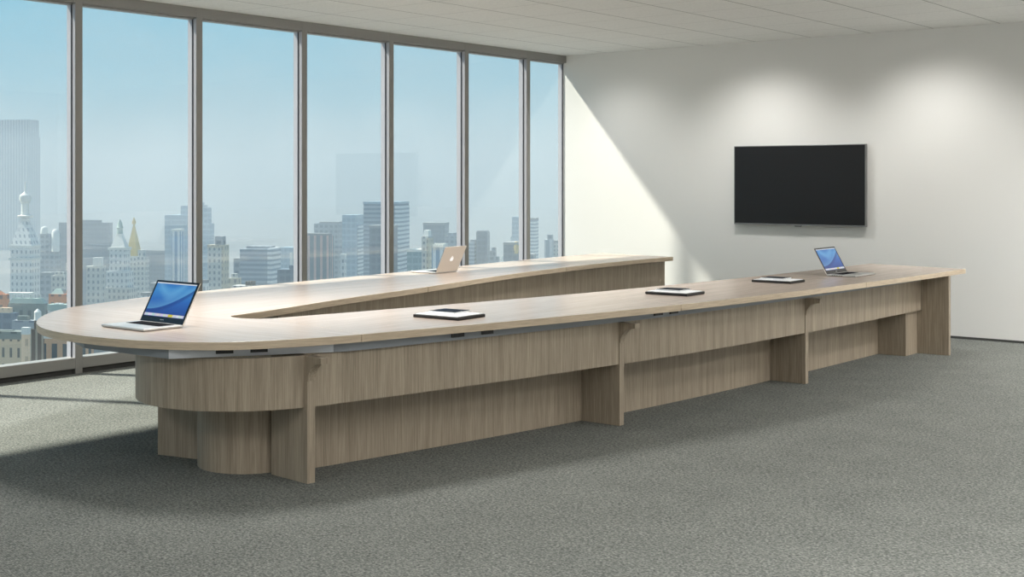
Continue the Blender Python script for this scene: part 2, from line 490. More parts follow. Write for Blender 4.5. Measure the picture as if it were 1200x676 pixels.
# fins with corbels
def fin(px, py, dx, dy, length, corbel=True, ztop=ZT0, th=0.05):
    l = math.hypot(dx, dy); dx, dy = dx / l, dy / l
    M = Matrix(((dx, -dy, 0, px), (dy, dx, 0, py), (0, 0, 1, 0), (0, 0, 0, 1)))
    b = MB(); b.box(-length, 0, -th / 2, th / 2, 0, 0.645, M)
    leg = tb(b, 'leg', M_ven, bevel=0.0015)
    if corbel:
        prof = [(0, 0.645), (0, 0.52)] + [(0.10 + 0.095 * math.cos(R(a)), 0.52 + 0.095 * math.sin(R(a))) for a in range(180, 89, -10)] + [(0.115, 0.615), (0.115, 0.645)]
        n = len(prof)
        vs = [M @ Vector((u, s * th / 2, z)) for s in (-1, 1) for u, z in prof]
        fs = [tuple(range(n)), tuple(range(2 * n - 1, n - 1, -1))] + [(i, (i + 1) % n, n + (i + 1) % n, n + i) for i in range(n)]
        b = MB(); b.add(vs, fs); tb(b, 'corbel', M_ven, leg)
    return leg
fin(-4.812, 4.455, 0.99, -0.10, 0.31)
fin(Ra(6.715) + 0.004, 6.715, 1, 0, 0.29)
fin(Ra(8.965) + 0.004, 8.965, 1, 0, 0.29)
fin(-5.995, 4.415, -0.97, -0.22, 0.31, corbel=False)
# pedestal under the window-side arm
La = lambda y: Lo(y) + 0.22
b = MB(); b.panel(run(La, 5.55, 11.3, 30)[::-1], 0.03, ZA, ZT0); tb(b, 'apron', M_ven, smooth=True)
b = MB(); b.panel([(x + 0.28, y) for x, y in run(La, 5.55, 11.3, 30)][::-1], 0.03, 0.0, ZA + 0.1); tb(b, 'plinth', M_ven, smooth=True)
b = MB(); b.panel([(x - 0.045, y) for x, y in run(Li, 5.35, 11.36, 30)], 0.03, 0.0, ZT0); tb(b, 'modesty_panel', M_ven, smooth=True)
b = MB(); b.box(-7.87, Li(11.4) - 0.045, 11.36, 11.41, 0.0, ZT0); tb(b, 'end_panel', M_ven, bevel=0.0015)
for yy in (6.7, 8.95):
    fin(La(yy) - 0.004, yy, -1, 0, 0.29)
b = MB(); b.box(La(5.55), Li(5.55) - 0.05, 5.50, 5.55, 0.0, ZT0); tb(b, 'cross_panel', M_ven, bevel=0.0015)
# cable tray with power sockets
def tray_run(P, th=0.025, m=None):
    b = MB(); b.panel(P, th, 0.652, ZT0 - 0.001)
    return tb(b, 'cable_tray', m or M_steel, bevel=0.0015)
V0, V1, V2, V3 = (-6.35, 4.05), (-5.93, 3.885), (-5.24, 3.905), (-4.785, 4.585)
Rt = lambda y: Ra(y) + 0.03
tray_left = tray_run([V0, V1, V2])
tray_end = tray_run([V2, V3], m=M_steel_lit)
tray_right = tray_run([V3] + [(Rt(y), y) for y in [4.66 + (11.1 - 4.66) * k / 40 for k in range(41)]])
def socket(p, q, s, tray):
    l = math.hypot(q[0] - p[0], q[1] - p[1]); dx, dy = (q[0] - p[0]) / l, (q[1] - p[1]) / l
    cx, cy = p[0] + dx * s, p[1] + dy * s
    M = Matrix(((dx, -dy, 0, cx), (dy, dx, 0, cy), (0, 0, 1, 0), (0, 0, 0, 1)))
    b = MB(); b.box(-0.043, 0.043, -0.008, 0.004, 0.668, 0.690, M)
    b.box(-0.036, -0.004, -0.0095, -0.007, 0.671, 0.687, M); b.box(0.004, 0.036, -0.0095, -0.007, 0.671, 0.687, M)
    tag(tb(b, 'power_socket', M_black, tray, bevel=0.001), 'black power socket')
socket(V2, V3, 0.27, tray_end); socket(V2, V3, 0.44, tray_end)
for y in (5.36, 5.57, 7.03, 7.19, 9.02, 9.20, 10.42, 10.60):
    socket((Rt(y), y), (Rt(y + 0.05), y + 0.05), 0.0, tray_right)

# ------------------------------------------------------------------ laptops
M_silver = mat('laptop_aluminium', (0.62, 0.615, 0.60), 0.38, 0.55)
M_shell = mat('laptop_lid_aluminium', (0.80, 0.75, 0.69), 0.5, 0.2)
M_key = mat('keycap', (0.01, 0.01, 0.012), 0.8, 0, 0.08)
M_bez = mat('black_bezel', (0.008, 0.008, 0.01), 0.15)
M_mark = mat('white_mark', (0.9, 0.9, 0.9), 0.3, emit=(1, 1, 1), es=0.6)
M_port = mat('port', (0.02, 0.02, 0.02), 0.5)
# desktop picture on the screens (they give off light)
M_scr = bpy.data.materials.new('laptop_screen'); M_scr.use_nodes = True
nt = M_scr.node_tree; pb = nt.nodes['Principled BSDF']
pb.inputs['Base Color'].default_value = (0.01, 0.01, 0.015, 1); pb.inputs['Roughness'].default_value = 0.12
uvn = N(nt, 'ShaderNodeUVMap'); uvn.uv_map = 'UVMap'
sep = N(nt, 'ShaderNodeSeparateXYZ'); L(nt, uvn.outputs[0], sep.inputs[0])
U, V = sep.outputs['X'], sep.outputs['Y']
def mth(op, a, b=None, c=None):
    n = N(nt, 'ShaderNodeMath', operation=op)
    for i, v in enumerate((a, b, c)):
        if v is None: continue
        if isinstance(v, (int, float)): n.inputs[i].default_value = v
        else: L(nt, v, n.inputs[i])
    return n.outputs[0]
base = ramp(nt, V, [(0.0, lin(24, 58, 140)), (0.45, lin(38, 100, 184)), (0.8, lin(62, 140, 208)), (1.0, lin(44, 112, 190))])
# two sweeping bands of lighter blue
def swoosh(f, width):
    d = mth('ABSOLUTE', mth('SUBTRACT', V, f))
    return mth('MAXIMUM', mth('SUBTRACT', 1.0, mth('DIVIDE', d, width)), 0.0)
f1 = mth('MULTIPLY_ADD', mth('POWER', mth('ABSOLUTE', mth('SUBTRACT', U, 0.42)), 1.6), 1.9, 0.66)
f2 = mth('MULTIPLY_ADD', mth('POWER', U, 1.8), 0.65, 0.2)
side = mth('GREATER_THAN', V, f2)
g1 = mth('MULTIPLY', swoosh(f1, 0.22), 0.5)
g2 = mth('MULTIPLY', mth('MULTIPLY', swoosh(f2, 0.3), side), 0.45)
gs = mth('MINIMUM', mth('ADD', g1, g2), 0.8)
m1 = N(nt, 'ShaderNodeMixRGB'); m1.inputs[2].default_value = (*lin(120, 190, 232), 1)
L(nt, gs, m1.inputs[0]); L(nt, base.outputs[0], m1.inputs[1])
dk = N(nt, 'ShaderNodeMixRGB'); dk.inputs[2].default_value = (*lin(22, 52, 128), 1)
L(nt, mth('MULTIPLY', mth('MULTIPLY', swoosh(mth('SUBTRACT', f2, 0.06), 0.12), mth('SUBTRACT', 1.0, side)), 0.7), dk.inputs[0]); L(nt, m1.outputs[0], dk.inputs[1])
# menu bar and dock
icon = N(nt, 'ShaderNodeTexVoronoi'); icon.voronoi_dimensions = '1D'; icon.inputs['Scale'].default_value = 18; icon.inputs['Randomness'].default_value = 0.3
L(nt, U, icon.inputs['W'])
hs = N(nt, 'ShaderNodeMixRGB'); hs.inputs[0].default_value = 0.72; hs.inputs[2].default_value = (*lin(225, 230, 240), 1); L(nt, icon.outputs['Color'], hs.inputs[1])
yel = mth('MULTIPLY', mth('LESS_THAN', mth('ABSOLUTE', mth('SUBTRACT', U, 0.66)), 0.055), 1.0)
hy = N(nt, 'ShaderNodeMixRGB'); hy.inputs[2].default_value = (*lin(222, 205, 40), 1); L(nt, yel, hy.inputs[0]); L(nt, hs.outputs[0], hy.inputs[1])
dock = mth('MULTIPLY', mth('GREATER_THAN', V, 0.012), mth('LESS_THAN', V, 0.088))
m3 = N(nt, 'ShaderNodeMixRGB'); L(nt, dock, m3.inputs[0]); L(nt, dk.outputs[0], m3.inputs[1]); L(nt, hy.outputs[0], m3.inputs[2])
m4 = N(nt, 'ShaderNodeMixRGB'); m4.inputs[2].default_value = (*lin(228, 234, 242), 1)
L(nt, mth('GREATER_THAN', V, 0.968), m4.inputs[0]); L(nt, m3.outputs[0], m4.inputs[1])
L(nt, m4.outputs[0], pb.inputs['Emission Color']); pb.inputs['Emission Strength'].default_value = 0.8

def laptop(loc, rz, w, d, lid_h, tilt, label):
    """origin at the middle of the hinge; the user side is -y"""
    t = empty('laptop', loc, rz)
    tag(t, label, 'laptop', 'laptops on the conference table')
    b = MB(); b.box(-w / 2, w / 2, -d, 0.0, 0.002, 0.015)
    base = b.build('base', M_silver, t, bevel=0.005, seg=3)
    for sx in (-1, 1):
        for yy in (-d + 0.02, -0.02):
            b = MB(); b.box(sx * (w / 2 - 0.03) - 0.008, sx * (w / 2 - 0.03) + 0.008, yy - 0.008, yy + 0.008, 0.0, 0.003)
            b.build('rubber_foot', M_port, base)
    b = MB(); kw = w * 0.77; b.box(-kw / 2, kw / 2, -d * 0.50, -d * 0.09, 0.0145, 0.0154)
    kb = b.build('keyboard', M_key, t)
    b = MB(); nc, nr = 14, 6
    for r_ in range(nr):
        for c_ in range(nc):
            if r_ == 0 and 4 <= c_ <= 8: continue
            x0 = -kw / 2 + kw * c_ / nc + 0.0015; y0 = -d * 0.50 + d * 0.41 * r_ / nr + 0.0015
            b.box(x0, x0 + kw / nc - 0.003, y0, y0 + d * 0.41 / nr - 0.003, 0.0152, 0.0166)
        if r_ == 0:
            b.box(-kw / 2 + kw * 4 / nc + 0.0015, -kw / 2 + kw * 9 / nc - 0.0015, -d * 0.5 + 0.0015, -d * 0.5 + d * 0.41 / nr - 0.0015, 0.0152, 0.0166)
    b.build('keys', M_key, kb)
    b = MB(); b.box(-w * 0.14, w * 0.14, -d * 0.93, -d * 0.56, 0.0146, 0.0153)
    b.build('trackpad', mat('trackpad', (0.55, 0.55, 0.54), 0.3, 0.5), t, bevel=0.0004)
    b = MB(); yb = -0.045
    for k in range(5): b.box(-w / 2 - 0.0006, -w / 2 + 0.002, yb - k * 0.02 - 0.012, yb - k * 0.02, 0.006, 0.0105)
    b.build('ports', M_port, base)
    M = Matrix.Translation((0, -0.004, 0.014)) @ Matrix.Rotation(R(-tilt), 4, 'X')
    def lidpart(mb, name, m, par, **kw):
        mb.v = [tuple(M @ Vector(v)) for v in mb.v]
        return mb.build(name, m, par, **kw)
    b = MB(); b.box(-w / 2, w / 2, 0.0, 0.007, 0.0, lid_h)
    lid = lidpart(b, 'lid', M_shell, t, bevel=0.003, seg=3)
    b = MB(); b.box(-w / 2 + 0.0015, w / 2 - 0.0015, -0.0012, 0.0015, 0.002, lid_h - 0.0015)
    lidpart(b, 'bezel', M_bez, lid)
    mx_, zb, zt = w * 0.042, lid_h * 0.135, lid_h * 0.945
    b = MB(); b.add([(-w / 2 + mx_, -0.0018, zb), (w / 2 - mx_, -0.0018, zb), (w / 2 - mx_, -0.0018, zt), (-w / 2 + mx_, -0.0018, zt),
                     (-w / 2 + mx_, 0.0, zb), (w / 2 - mx_, 0.0, zb), (w / 2 - mx_, 0.0, zt), (-w / 2 + mx_, 0.0, zt)],
                    [(0, 1, 2, 3), (7, 6, 5, 4), (0, 4, 5, 1), (1, 5, 6, 2), (2, 6, 7, 3), (3, 7, 4, 0)],
                    [[(0, 0), (1, 0), (1, 1), (0, 1)], None, None, None, None, None])
    lidpart(b, 'screen', M_scr, lid)
    b = MB()                                     # small pale word mark under the screen
    for k, ww in enumerate((4, 3, 2.6, 3, 3, 3, 2.6)):
        b.box(-0.016 + k * 0.0046, -0.016 + k * 0.0046 + ww * 0.001, -0.0018, -0.001, lid_h * 0.062, lid_h * 0.078)
    lidpart(b, 'screen_mark', M_silver, lid)
    # pale round fruit-like emblem with a leaf on the back of the lid
    b = MB(); pr = []
    for k in range(40):
        a = 2 * math.pi * k / 40 + math.pi / 2
        rad = 0.021 * (1 - 0.16 * math.exp(-((a - math.pi / 2) % (2 * math.pi)) ** 2 / 0.12) - 0.16 * math.exp(-((math.pi / 2 - a) % (2 * math.pi)) ** 2 / 0.12)
                       - 0.10 * math.exp(-(a - 3 * math.pi / 2) ** 2 / 0.10) - 0.3 * math.exp(-(((a - math.pi / 2) % (2 * math.pi)) - 1.75 * math.pi + 0.35) ** 2 / 0.07))
        pr.append((rad * math.cos(a), lid_h * 0.5 + rad * math.sin(a)))
    n = len(pr)
    b.add([(x, yy, z) for yy in (0.006, 0.0078) for x, z in pr], [tuple(range(n)), tuple(range(2 * n - 1, n - 1, -1))] + [(i, (i + 1) % n, n + (i + 1) % n, n + i) for i in range(n)])
    lf = [(0.001 + 0.006 * math.cos(a) * 0.55 + 0.003, lid_h * 0.5 + 0.0245 + 0.0055 * math.sin(a)) for a in [2 * math.pi * k / 12 for k in range(12)]]
    b.add([(x, yy, z) for yy in (0.006, 0.0078) for x, z in lf], [tuple(range(12)), tuple(range(23, 11, -1))] + [(i, (i + 1) % 12, 12 + (i + 1) % 12, 12 + i) for i in range(12)])
    lidpart(b, 'emblem', M_mark, lid)
    return t
ZT = ZT1
laptop((-5.84, 4.305, ZT), R(-0.6), 0.385, 0.25, 0.249, 28, 'open silver laptop with blue screen on the rounded near end of the table')
laptop((-7.255, 8.285, ZT), R(-86), 0.30, 0.275, 0.24, 25, 'open laptop seen from behind its pale lid on the window-side arm of the table')
laptop((-4.53, 10.15, ZT), R(91), 0.42, 0.25, 0.242, 29, 'open laptop with blue screen near the far end of the right-hand arm')

# ------------------------------------------------------------------ folios and tablets
M_fol = mat('black_leather', (0.016, 0.015, 0.015), 0.5)
M_pap = mat('white_paper', (0.86, 0.87, 0.88), 0.7)
M_tabw = mat('tablet_rim', (0.80, 0.82, 0.84), 0.3)
M_tabg = mat('tablet_glass', (0.004, 0.007, 0.016), 0.5, 0, 0.06)
def folio(cx, cy, rz, label):
    t = empty('folio', (cx, cy, ZT), rz); tag(t, label, 'folio', 'black folios on the right-hand arm')
    b = MB(); b.box(-0.165, 0.165, -0.13, 0.13, 0.0, 0.018); b.build('cover', M_fol, t, bevel=0.004, seg=3)
    b = MB(); b.box(-0.152, 0.152, -0.119, 0.119, 0.0175, 0.0215); b.build('paper_pad', M_pap, t, bevel=0.0008)
    return t
def tablet(cx, cy, rz, label):
    t = empty('tablet', (cx, cy, ZT + 0.0215), rz); tag(t, label, 'tablet', 'tablets lying on the folios')
    b = MB(); b.box(-0.095, 0.095, -0.082, 0.082, 0.0, 0.008); b.build('case', M_tabw, t, bevel=0.003, seg=3)
    b = MB(); b.box(-0.090, 0.090, -0.077, 0.077, 0.0078, 0.0102); b.build('glass', M_tabg, t, bevel=0.001)
    b = MB(); b.lathe([(0.0045, 0.0102), (0.0045, 0.0106)], 0.083, 0.0, 16); b.build('button', M_tabw, t)
    return t
for cx, cy, rz, tx, ty, tr_, where in ((-4.885, 5.60, 3, -4.935, 5.66, 6, 'nearest the viewer'),
                               (-4.645, 7.72, 2, -4.69, 7.77, 4, 'midway along the right-hand arm'),
                               (-4.565, 9.14, 1, -4.61, 9.19, 3, 'just before the far laptop')):
    folio(cx, cy, R(rz), 'black folio with white paper ' + where)
    tablet(tx, ty, R(tr_), 'dark glass tablet with white rim on the folio ' + where)

# ------------------------------------------------------------------ television
tv = empty('television', (-5.963, YW - 0.003, 1.062)); tag(tv, 'black flat screen television mounted on the white far wall', 'television')
M_tvs = mat('tv_screen', (0.014, 0.014, 0.015), 0.35, 0, 0.3)
M_tvf = mat('tv_frame', (0.24, 0.24, 0.24), 0.4, 0.4)
b = MB(); b.box(-0.748, 0.748, -0.062, -0.022, 0.0, 0.844); b.build('housing', M_tvf, tv, bevel=0.004)
b = MB(); b.box(-0.738, 0.738, -0.064, -0.055, 0.016, 0.836); b.build('screen', M_tvs, tv, bevel=0.001)
b = MB(); b.box(-0.2, 0.2, -0.022, 0.0, 0.25, 0.6); b.build('wall_bracket', M_black, tv)
b = MB(); b.prism([(-0.03, -0.062), (0.03, -0.062), (0.03, -0.04), (-0.03, -0.04)], -0.012, 0.004, top_scale=1.4); b.build('sensor_bump', M_tvf, tv)
# ------------------------------------------------------------------ the city outside
ZG = -112.0
def facade(name, wall, win, cw, ch, fw, fh, rough=0.6, spec=0.3):
    """wall colour with a regular grid of windows: cells cw x ch metres, glazed share fw x fh"""
    m = mat(name, wall, rough, 0, spec)
    nt = m.node_tree
    uv = N(nt, 'ShaderNodeUVMap'); uv.uv_map = 'UVMap'
    s = N(nt, 'ShaderNodeSeparateXYZ'); L(nt, uv.outputs[0], s.inputs[0])
    def cell(o, c, f):
        d = N(nt, 'ShaderNodeMath', operation='DIVIDE'); d.inputs[1].default_value = c; L(nt, o, d.inputs[0])
        a = N(nt, 'ShaderNodeMath', operation='FRACT'); L(nt, d.outputs[0], a.inputs[0])
        g = N(nt, 'ShaderNodeMath', operation='SUBTRACT'); g.inputs[1].default_value = 0.5; L(nt, a.outputs[0], g.inputs[0])
        h = N(nt, 'ShaderNodeMath', operation='ABSOLUTE'); L(nt, g.outputs[0], h.inputs[0])
        t = N(nt, 'ShaderNodeMath', operation='LESS_THAN'); t.inputs[1].default_value = f / 2; L(nt, h.outputs[0], t.inputs[0])
        return t
    p = N(nt, 'ShaderNodeMath', operation='MULTIPLY')
    L(nt, cell(s.outputs['X'], cw, fw).outputs[0], p.inputs[0]); L(nt, cell(s.outputs['Y'], ch, fh).outputs[0], p.inputs[1])
    mx = N(nt, 'ShaderNodeMixRGB'); mx.inputs[1].default_value = (*wall, 1); mx.inputs[2].default_value = (*win, 1)
    L(nt, p.outputs[0], mx.inputs[0]); L(nt, mx.outputs[0], bsdf(m).inputs['Base Color'])
    return m
F = {
 'stone':  facade('pale_stone', (0.62, 0.61, 0.57), (0.24, 0.27, 0.30), 2.5, 3.0, 0.42, 0.5),
 'white':  facade('white_stone', (0.74, 0.74, 0.72), (0.30, 0.34, 0.38), 2.4, 3.1, 0.36, 0.5),
 'beige':  facade('beige_stone', (0.62, 0.55, 0.43), (0.34, 0.31, 0.27), 2.8, 3.4, 0.4, 0.5),
 'grey':   facade('grey_panel', (0.33, 0.36, 0.39), (0.17, 0.20, 0.24), 4.0, 4.0, 0.6, 0.5),
 'slate':  facade('slate_glass', (0.17, 0.21, 0.26), (0.12, 0.155, 0.20), 3.2, 4.0, 0.75, 0.65, 0.35),
 'bands':  facade('banded_office', (0.42, 0.46, 0.50), (0.22, 0.27, 0.33), 400, 2.7, 1.0, 0.5),
 'wbands': facade('white_banded', (0.78, 0.79, 0.78), (0.32, 0.37, 0.42), 400, 2.7, 1.0, 0.45),
 'piers':  facade('vertical_piers', (0.50, 0.54, 0.58), (0.20, 0.27, 0.34), 5.0, 400, 0.55, 1.0),
 'wpiers': facade('white_piers', (0.80, 0.80, 0.79), (0.24, 0.34, 0.46), 3.4, 400, 0.55, 1.0),
 'pinkp':  facade('pink_piers', (0.66, 0.47, 0.42), (0.25, 0.27, 0.29), 2.9, 300, 0.62, 1.0),
 'teal':   facade('teal_glass', (0.34, 0.45, 0.47), (0.24, 0.34, 0.37), 3.5, 4.0, 0.8, 0.7, 0.35),
 'glass':  facade('pale_glass', (0.40, 0.50, 0.57), (0.28, 0.38, 0.46), 3.5, 4.2, 0.8, 0.65, 0.35),
 'brick':  facade('red_brick', (0.52, 0.31, 0.19), (0.05, 0.065, 0.075), 1.9, 4.2, 0.5, 0.62),
 'tan':    facade('tan_brick', (0.60, 0.47, 0.33), (0.10, 0.10, 0.10), 1.5, 2.9, 0.32, 0.6),
 'brown':  facade('dark_brown_stone', (0.11, 0.085, 0.065), (0.34, 0.31, 0.25), 1.1, 9, 0.35, 0.75),
 'orange': facade('orange_terracotta', (0.68, 0.25, 0.11), (0.25, 0.13, 0.10), 3.0, 3.5, 0.4, 0.4),
 'green':  facade('weathered_green', (0.22, 0.25, 0.23), (0.10, 0.12, 0.12), 3.0, 4.0, 0.4, 0.5),
 'ochre':  facade('pale_ochre', (0.85, 0.62, 0.43), (0.6, 0.43, 0.3), 2.0, 3.0, 0.3, 0.4),
 'gold':   mat('gilded_roof', (0.62, 0.44, 0.14), 0.45, 0.3),
 'copper': mat('green_copper_roof', (0.36, 0.46, 0.42), 0.7),
 'cream':  mat('cream_stone', (0.76, 0.75, 0.70), 0.7),
 'roof':   mat('flat_roof', (0.30, 0.31, 0.32), 0.9),
 'dark':   mat('dark_roof', (0.10, 0.11, 0.12), 0.8),
}
FX, VY0 = 1500.0, 212.0
fw_ = (-math.sin(R(YAW)), math.cos(R(YAW))); rt_ = (math.cos(R(YAW)), math.sin(R(YAW)))
def world2(r, d):
    return (r * rt_[0] + d * fw_[0], r * rt_[1] + d * fw_[1])
BETA = R(10)
def plan(l, c, r, D):
    """corner of the block towards the viewer and its two street fronts, for the widths it spans in view"""
    tl, tc_, tr_ = ((p - 600) / FX for p in (l, c, r))
    P = (tc_ * D, D)
    u = (-math.cos(BETA), math.sin(BETA)); v = (math.sin(BETA), math.cos(BETA))
    a = (P[0] - tl * P[1]) / (tl * u[1] - u[0])
    bb = (P[0] - tr_ * P[1]) / (tr_ * v[1] - v[0]) if r > c else None
    if bb is None or bb <= 0 or bb > 120: bb = min(max(a * 0.8, 12), 45)
    return P, u, v, a, bb
def zz(y, D): return 1.53 - (y - VY0) / FX * D
def outline(P, u, v, a, bb, grow=0.0):
    q = []
    for i, j in ((0 - grow, 0 - grow), (0 - grow, bb + grow), (a + grow, bb + grow), (a + grow, 0 - grow)):
        q.append(world2(P[0] + u[0] * i + v[0] * j, P[1] + u[1] * i + v[1] * j))
    return q       # counter-clockwise seen from above
def inset(poly, x0, x1, y0, y1):
    """sub-rectangle of a four-cornered outline (corner, right, back, left); x along the front, y in depth"""
    c, r, k, l = [Vector(p) for p in poly]
    g = lambda s, t: tuple(c + (l - c) * s + (r - c) * t)
    return [g(x0, y0), g(x0, y1), g(x1, y1), g(x1, y0)]
class Block:
    def __init__(s, label, l, c, r, y, D, style, y1=None, name='building', base=ZG):
        s.D = D; s.poly = outline(*plan(l, c, r, D))
        cx = sum(p[0] for p in s.poly) / 4; cy = sum(p[1] for p in s.poly) / 4
        s.o = Vector((cx, cy, base))
        s.t = empty(name, s.o); tag(s.t, label, 'building', 'city buildings outside the windows')
        s.z = zz(y, D)
        s.part('body', s.poly, base, s.z, style)
    def part(s, name, poly, z0, z1, style, top=1.0, parent=None, smooth=False):
        b = MB(); b.prism([(x - s.o.x, y - s.o.y) for x, y in poly], z0 - s.o.z, z1 - s.o.z, top_scale=top)
        return b.build(name, F[style], parent or s.t)
    def sub(s, name, x0, x1, y0, y1, ytop, style, zbase=None, top=1.0):
        z0 = s.z if zbase is None else zbase
        z1 = zz(ytop, s.D)
        return s.part(name, inset(s.poly, x0, x1, y0, y1), z0 - 0.05, z1, style, top)
    def parapet(s, h=1.4, style='roof', grow=0.4):
        c = Vector((s.o.x, s.o.y))
        return s.part('parapet', [tuple(c + (Vector(p) - c) * 1.03) for p in s.poly], s.z - 0.6, s.z + h, style)
    def lathe(s, name, x, y, prof, style, n=16):
        p = inset(s.poly, x, x, y, y)[0]
        b = MB(); b.lathe([(r, z - s.o.z) for r, z in prof], p[0] - s.o.x, p[1] - s.o.y, n)
        return b.build(name, F[style], s.t, smooth=True)
B = Block
# --- first bay: tall hazy tower, the white tower with its pointed roof, brick blocks below
k = B('very tall hazy striped tower at the left edge of the view', -60, 32, 47, 160, 2100, 'piers'); k.sub('penthouse', 0.0, 0.7, 0.1, 0.9, 140, 'piers')
k = B('white stone clock tower with steep pointed roof and round lantern', 12, 37, 47, 289, 620, 'white')
k.part('cornice', [tuple(Vector((k.o.x, k.o.y)) + (Vector(p) - Vector((k.o.x, k.o.y))) * 1.12) for p in k.poly], zz(305, 620), zz(302, 620), 'cream')
k.part('cornice', [tuple(Vector((k.o.x, k.o.y)) + (Vector(p) - Vector((k.o.x, k.o.y))) * 1.06) for p in k.poly], zz(290, 620), zz(287.5, 620), 'cream')
k.part('pointed_roof', k.poly, zz(288, 620), zz(255, 620), 'white', 0.26)
k.lathe('lantern', 0.5, 0.5, [(3.6, zz(255, 620)), (3.8, zz(253, 620)), (1.9, zz(252, 620)), (1.8, zz(238, 620)), (2.4, zz(237, 620))], 'cream')
k.lathe('cupola', 0.5, 0.5, [(2.2, zz(237, 620)), (2.9, zz(233, 620)), (2.6, zz(229, 620)), (1.0, zz(226, 620)), (0.4, zz(224, 620)), (0.25, zz(213, 620))], 'cream')
k = B('wide dark glass slab behind the first mullion', 69, 128, 132, 261, 1150, 'slate'); k.sub('penthouse', 0.2, 0.7, 0.2, 0.8, 258, 'slate')
k = B('dark tower with two small white domes beside the dark slab', 47, 66, 71, 274, 1000, 'grey')
k.lathe('dome', 0.78, 0.2, [(3.0, k.z), (3.0, k.z + 3), (2.2, k.z + 5), (0.3, k.z + 6)], 'cream'); k.lathe('dome', 0.1, 0.2, [(3.0, k.z - 14), (3.0, k.z + 1), (2.0, k.z + 3), (0.3, k.z + 4)], 'cream')
k = B('grey block low between the white tower and the stone turret', 46, 60, 66, 322, 800, 'grey'); k.parapet()
k = B('pale stone block with arched top under the dark slab', 60, 75, 79, 323, 640, 'stone'); k.sub('penthouse', 0.1, 0.8, 0.2, 0.8, 319, 'stone')
k = B('pale stone turret with small crown left of the first mullion', 77, 87, 91, 308, 600, 'stone'); k.sub('crown', 0.1, 0.7, 0.1, 0.8, 302, 'cream')
k = B('white building with arched gate below the white clock tower', 8, 34, 40, 346, 560, 'white'); k.parapet(1.0, 'cream')
k = B('orange terracotta block at the lower left edge', -30, 7, 11, 345, 460, 'orange'); k.sub('gable', 0.1, 0.9, 0.1, 0.9, 337, 'orange', top=0.3)
k = B('orange roofed block with pale gable left of the first mullion', 57, 84, 90, 345, 470, 'orange'); k.sub('gable', 0.35, 0.95, 0.1, 0.9, 339, 'copper', top=0.4); k.sub('rooftop_box', 0.02, 0.25, 0.1, 0.8, 340, 'orange')
k = B('long low grey-green building with dormers at lower left', 10, 52, 56, 356, 420, 'green'); k.sub('mansard_roof', 0, 1, 0, 1, 350, 'copper', top=0.8)
for x in (0.15, 0.4, 0.65, 0.88): k.sub('chimney', x, x + 0.05, 0.4, 0.7, 346, 'stone')
k = B('pale grey box building with green roof edge by the first mullion', 56, 86, 92, 362, 370, 'stone'); k.parapet(1.2, 'copper'); k.sub('rooftop_box', 0.5, 0.8, 0.2, 0.7, 356, 'white')
k = B('low dark building beside the orange terracotta block', -35, 16, 22, 367, 380, 'slate'); k.sub('rooftop_box', 0.1, 0.35, 0.2, 0.7, 361, 'ochre')
k = B('greenish low building with water tank in the lower left view', 14, 48, 54, 376, 330, 'grey'); k.lathe('water_tank', 0.2, 0.5, [(0.9, k.z), (0.9, k.z + 2.2), (0.1, k.z + 3)], 'cream'); k.sub('rooftop_box', 0.5, 0.85, 0.2, 0.7, 371, 'green')
k = B('tan brick house with tall windows at the bottom left corner', -45, 25, 34, 394, 230, 'tan'); k.parapet(0.8, 'green', 0.2); k.sub('rooftop_box', 0.2, 0.6, 0.3, 0.7, 388, 'green')
k = B('narrow ochre house between tan brick and dark brown house', 25, 33, 36, 388, 222, 'ochre'); k.parapet(0.6, 'cream')
k = B('dark brown house with tall arched windows at lower left', 36, 52, 55, 386, 215, 'brown'); k.sub('chimney', 0.6, 0.8, 0.2, 0.5, 376, 'brown')
k = B('red brick house with dark windows under the table edge', 52, 88, 110, 393, 205, 'brick'); k.parapet(0.7, 'stone'); k.sub('rooftop_box', 0.2, 0.5, 0.3, 0.8, 388, 'brown')
k = B('low dark house right of the red brick house', 108, 150, 170, 412, 240, 'brown'); k.parapet(0.6, 'roof')
# --- second bay
k = B('pale stepped office block right of the first mullion', 101, 120, 124, 312, 620, 'stone'); k.sub('setback', 0.1, 0.62, 0.1, 0.8, 302, 'cream')
k = B('white stone tower with lantern on a steep white roof', 128, 147, 153, 291, 640, 'white')
k.part('cornice', [tuple(Vector((k.o.x, k.o.y)) + (Vector(p) - Vector((k.o.x, k.o.y))) * 1.12) for p in k.poly], zz(293, 640), zz(290, 640), 'cream')
k.part('pointed_roof', inset(k.poly, 0.06, 0.94, 0.06, 0.94), zz(290, 640), zz(274, 640), 'cream', 0.34)
k.lathe('lantern', 0.5, 0.5, [(1.5, zz(274, 640)), (1.3, zz(268, 640)), (1.9, zz(267, 640)), (1.3, zz(265, 640)), (1.2, zz(262, 640)), (0.2, zz(257, 640))], 'copper')
k.part('lower_wing', [tuple(Vector((k.o.x, k.o.y)) + (Vector(p) - Vector((k.o.x, k.o.y))) * 1.28) for p in k.poly], ZG, zz(318, 640), 'white')
k.part('lower_wing', [tuple(Vector((k.o.x, k.o.y)) + (Vector(p) - Vector((k.o.x, k.o.y))) * 1.62) for p in k.poly], ZG, zz(337, 640), 'stone')
k = B('stone tower with tall gilded pyramid roof', 147, 160, 167, 300, 800, 'stone')
k.part('gilded_pyramid', inset(k.poly, 0.02, 0.98, 0.02, 0.98), zz(300, 800), zz(263, 800), 'gold', 0.08)
k.lathe('finial', 0.5, 0.5, [(1.0, zz(263, 800)), (1.3, zz(261, 800)), (0.2, zz(255, 800))], 'gold')
k = B('pale stepped block right of the gilded pyramid', 160, 171, 175, 301, 760, 'stone'); k.sub('setback', 0.3, 0.9, 0.1, 0.8, 293, 'stone')
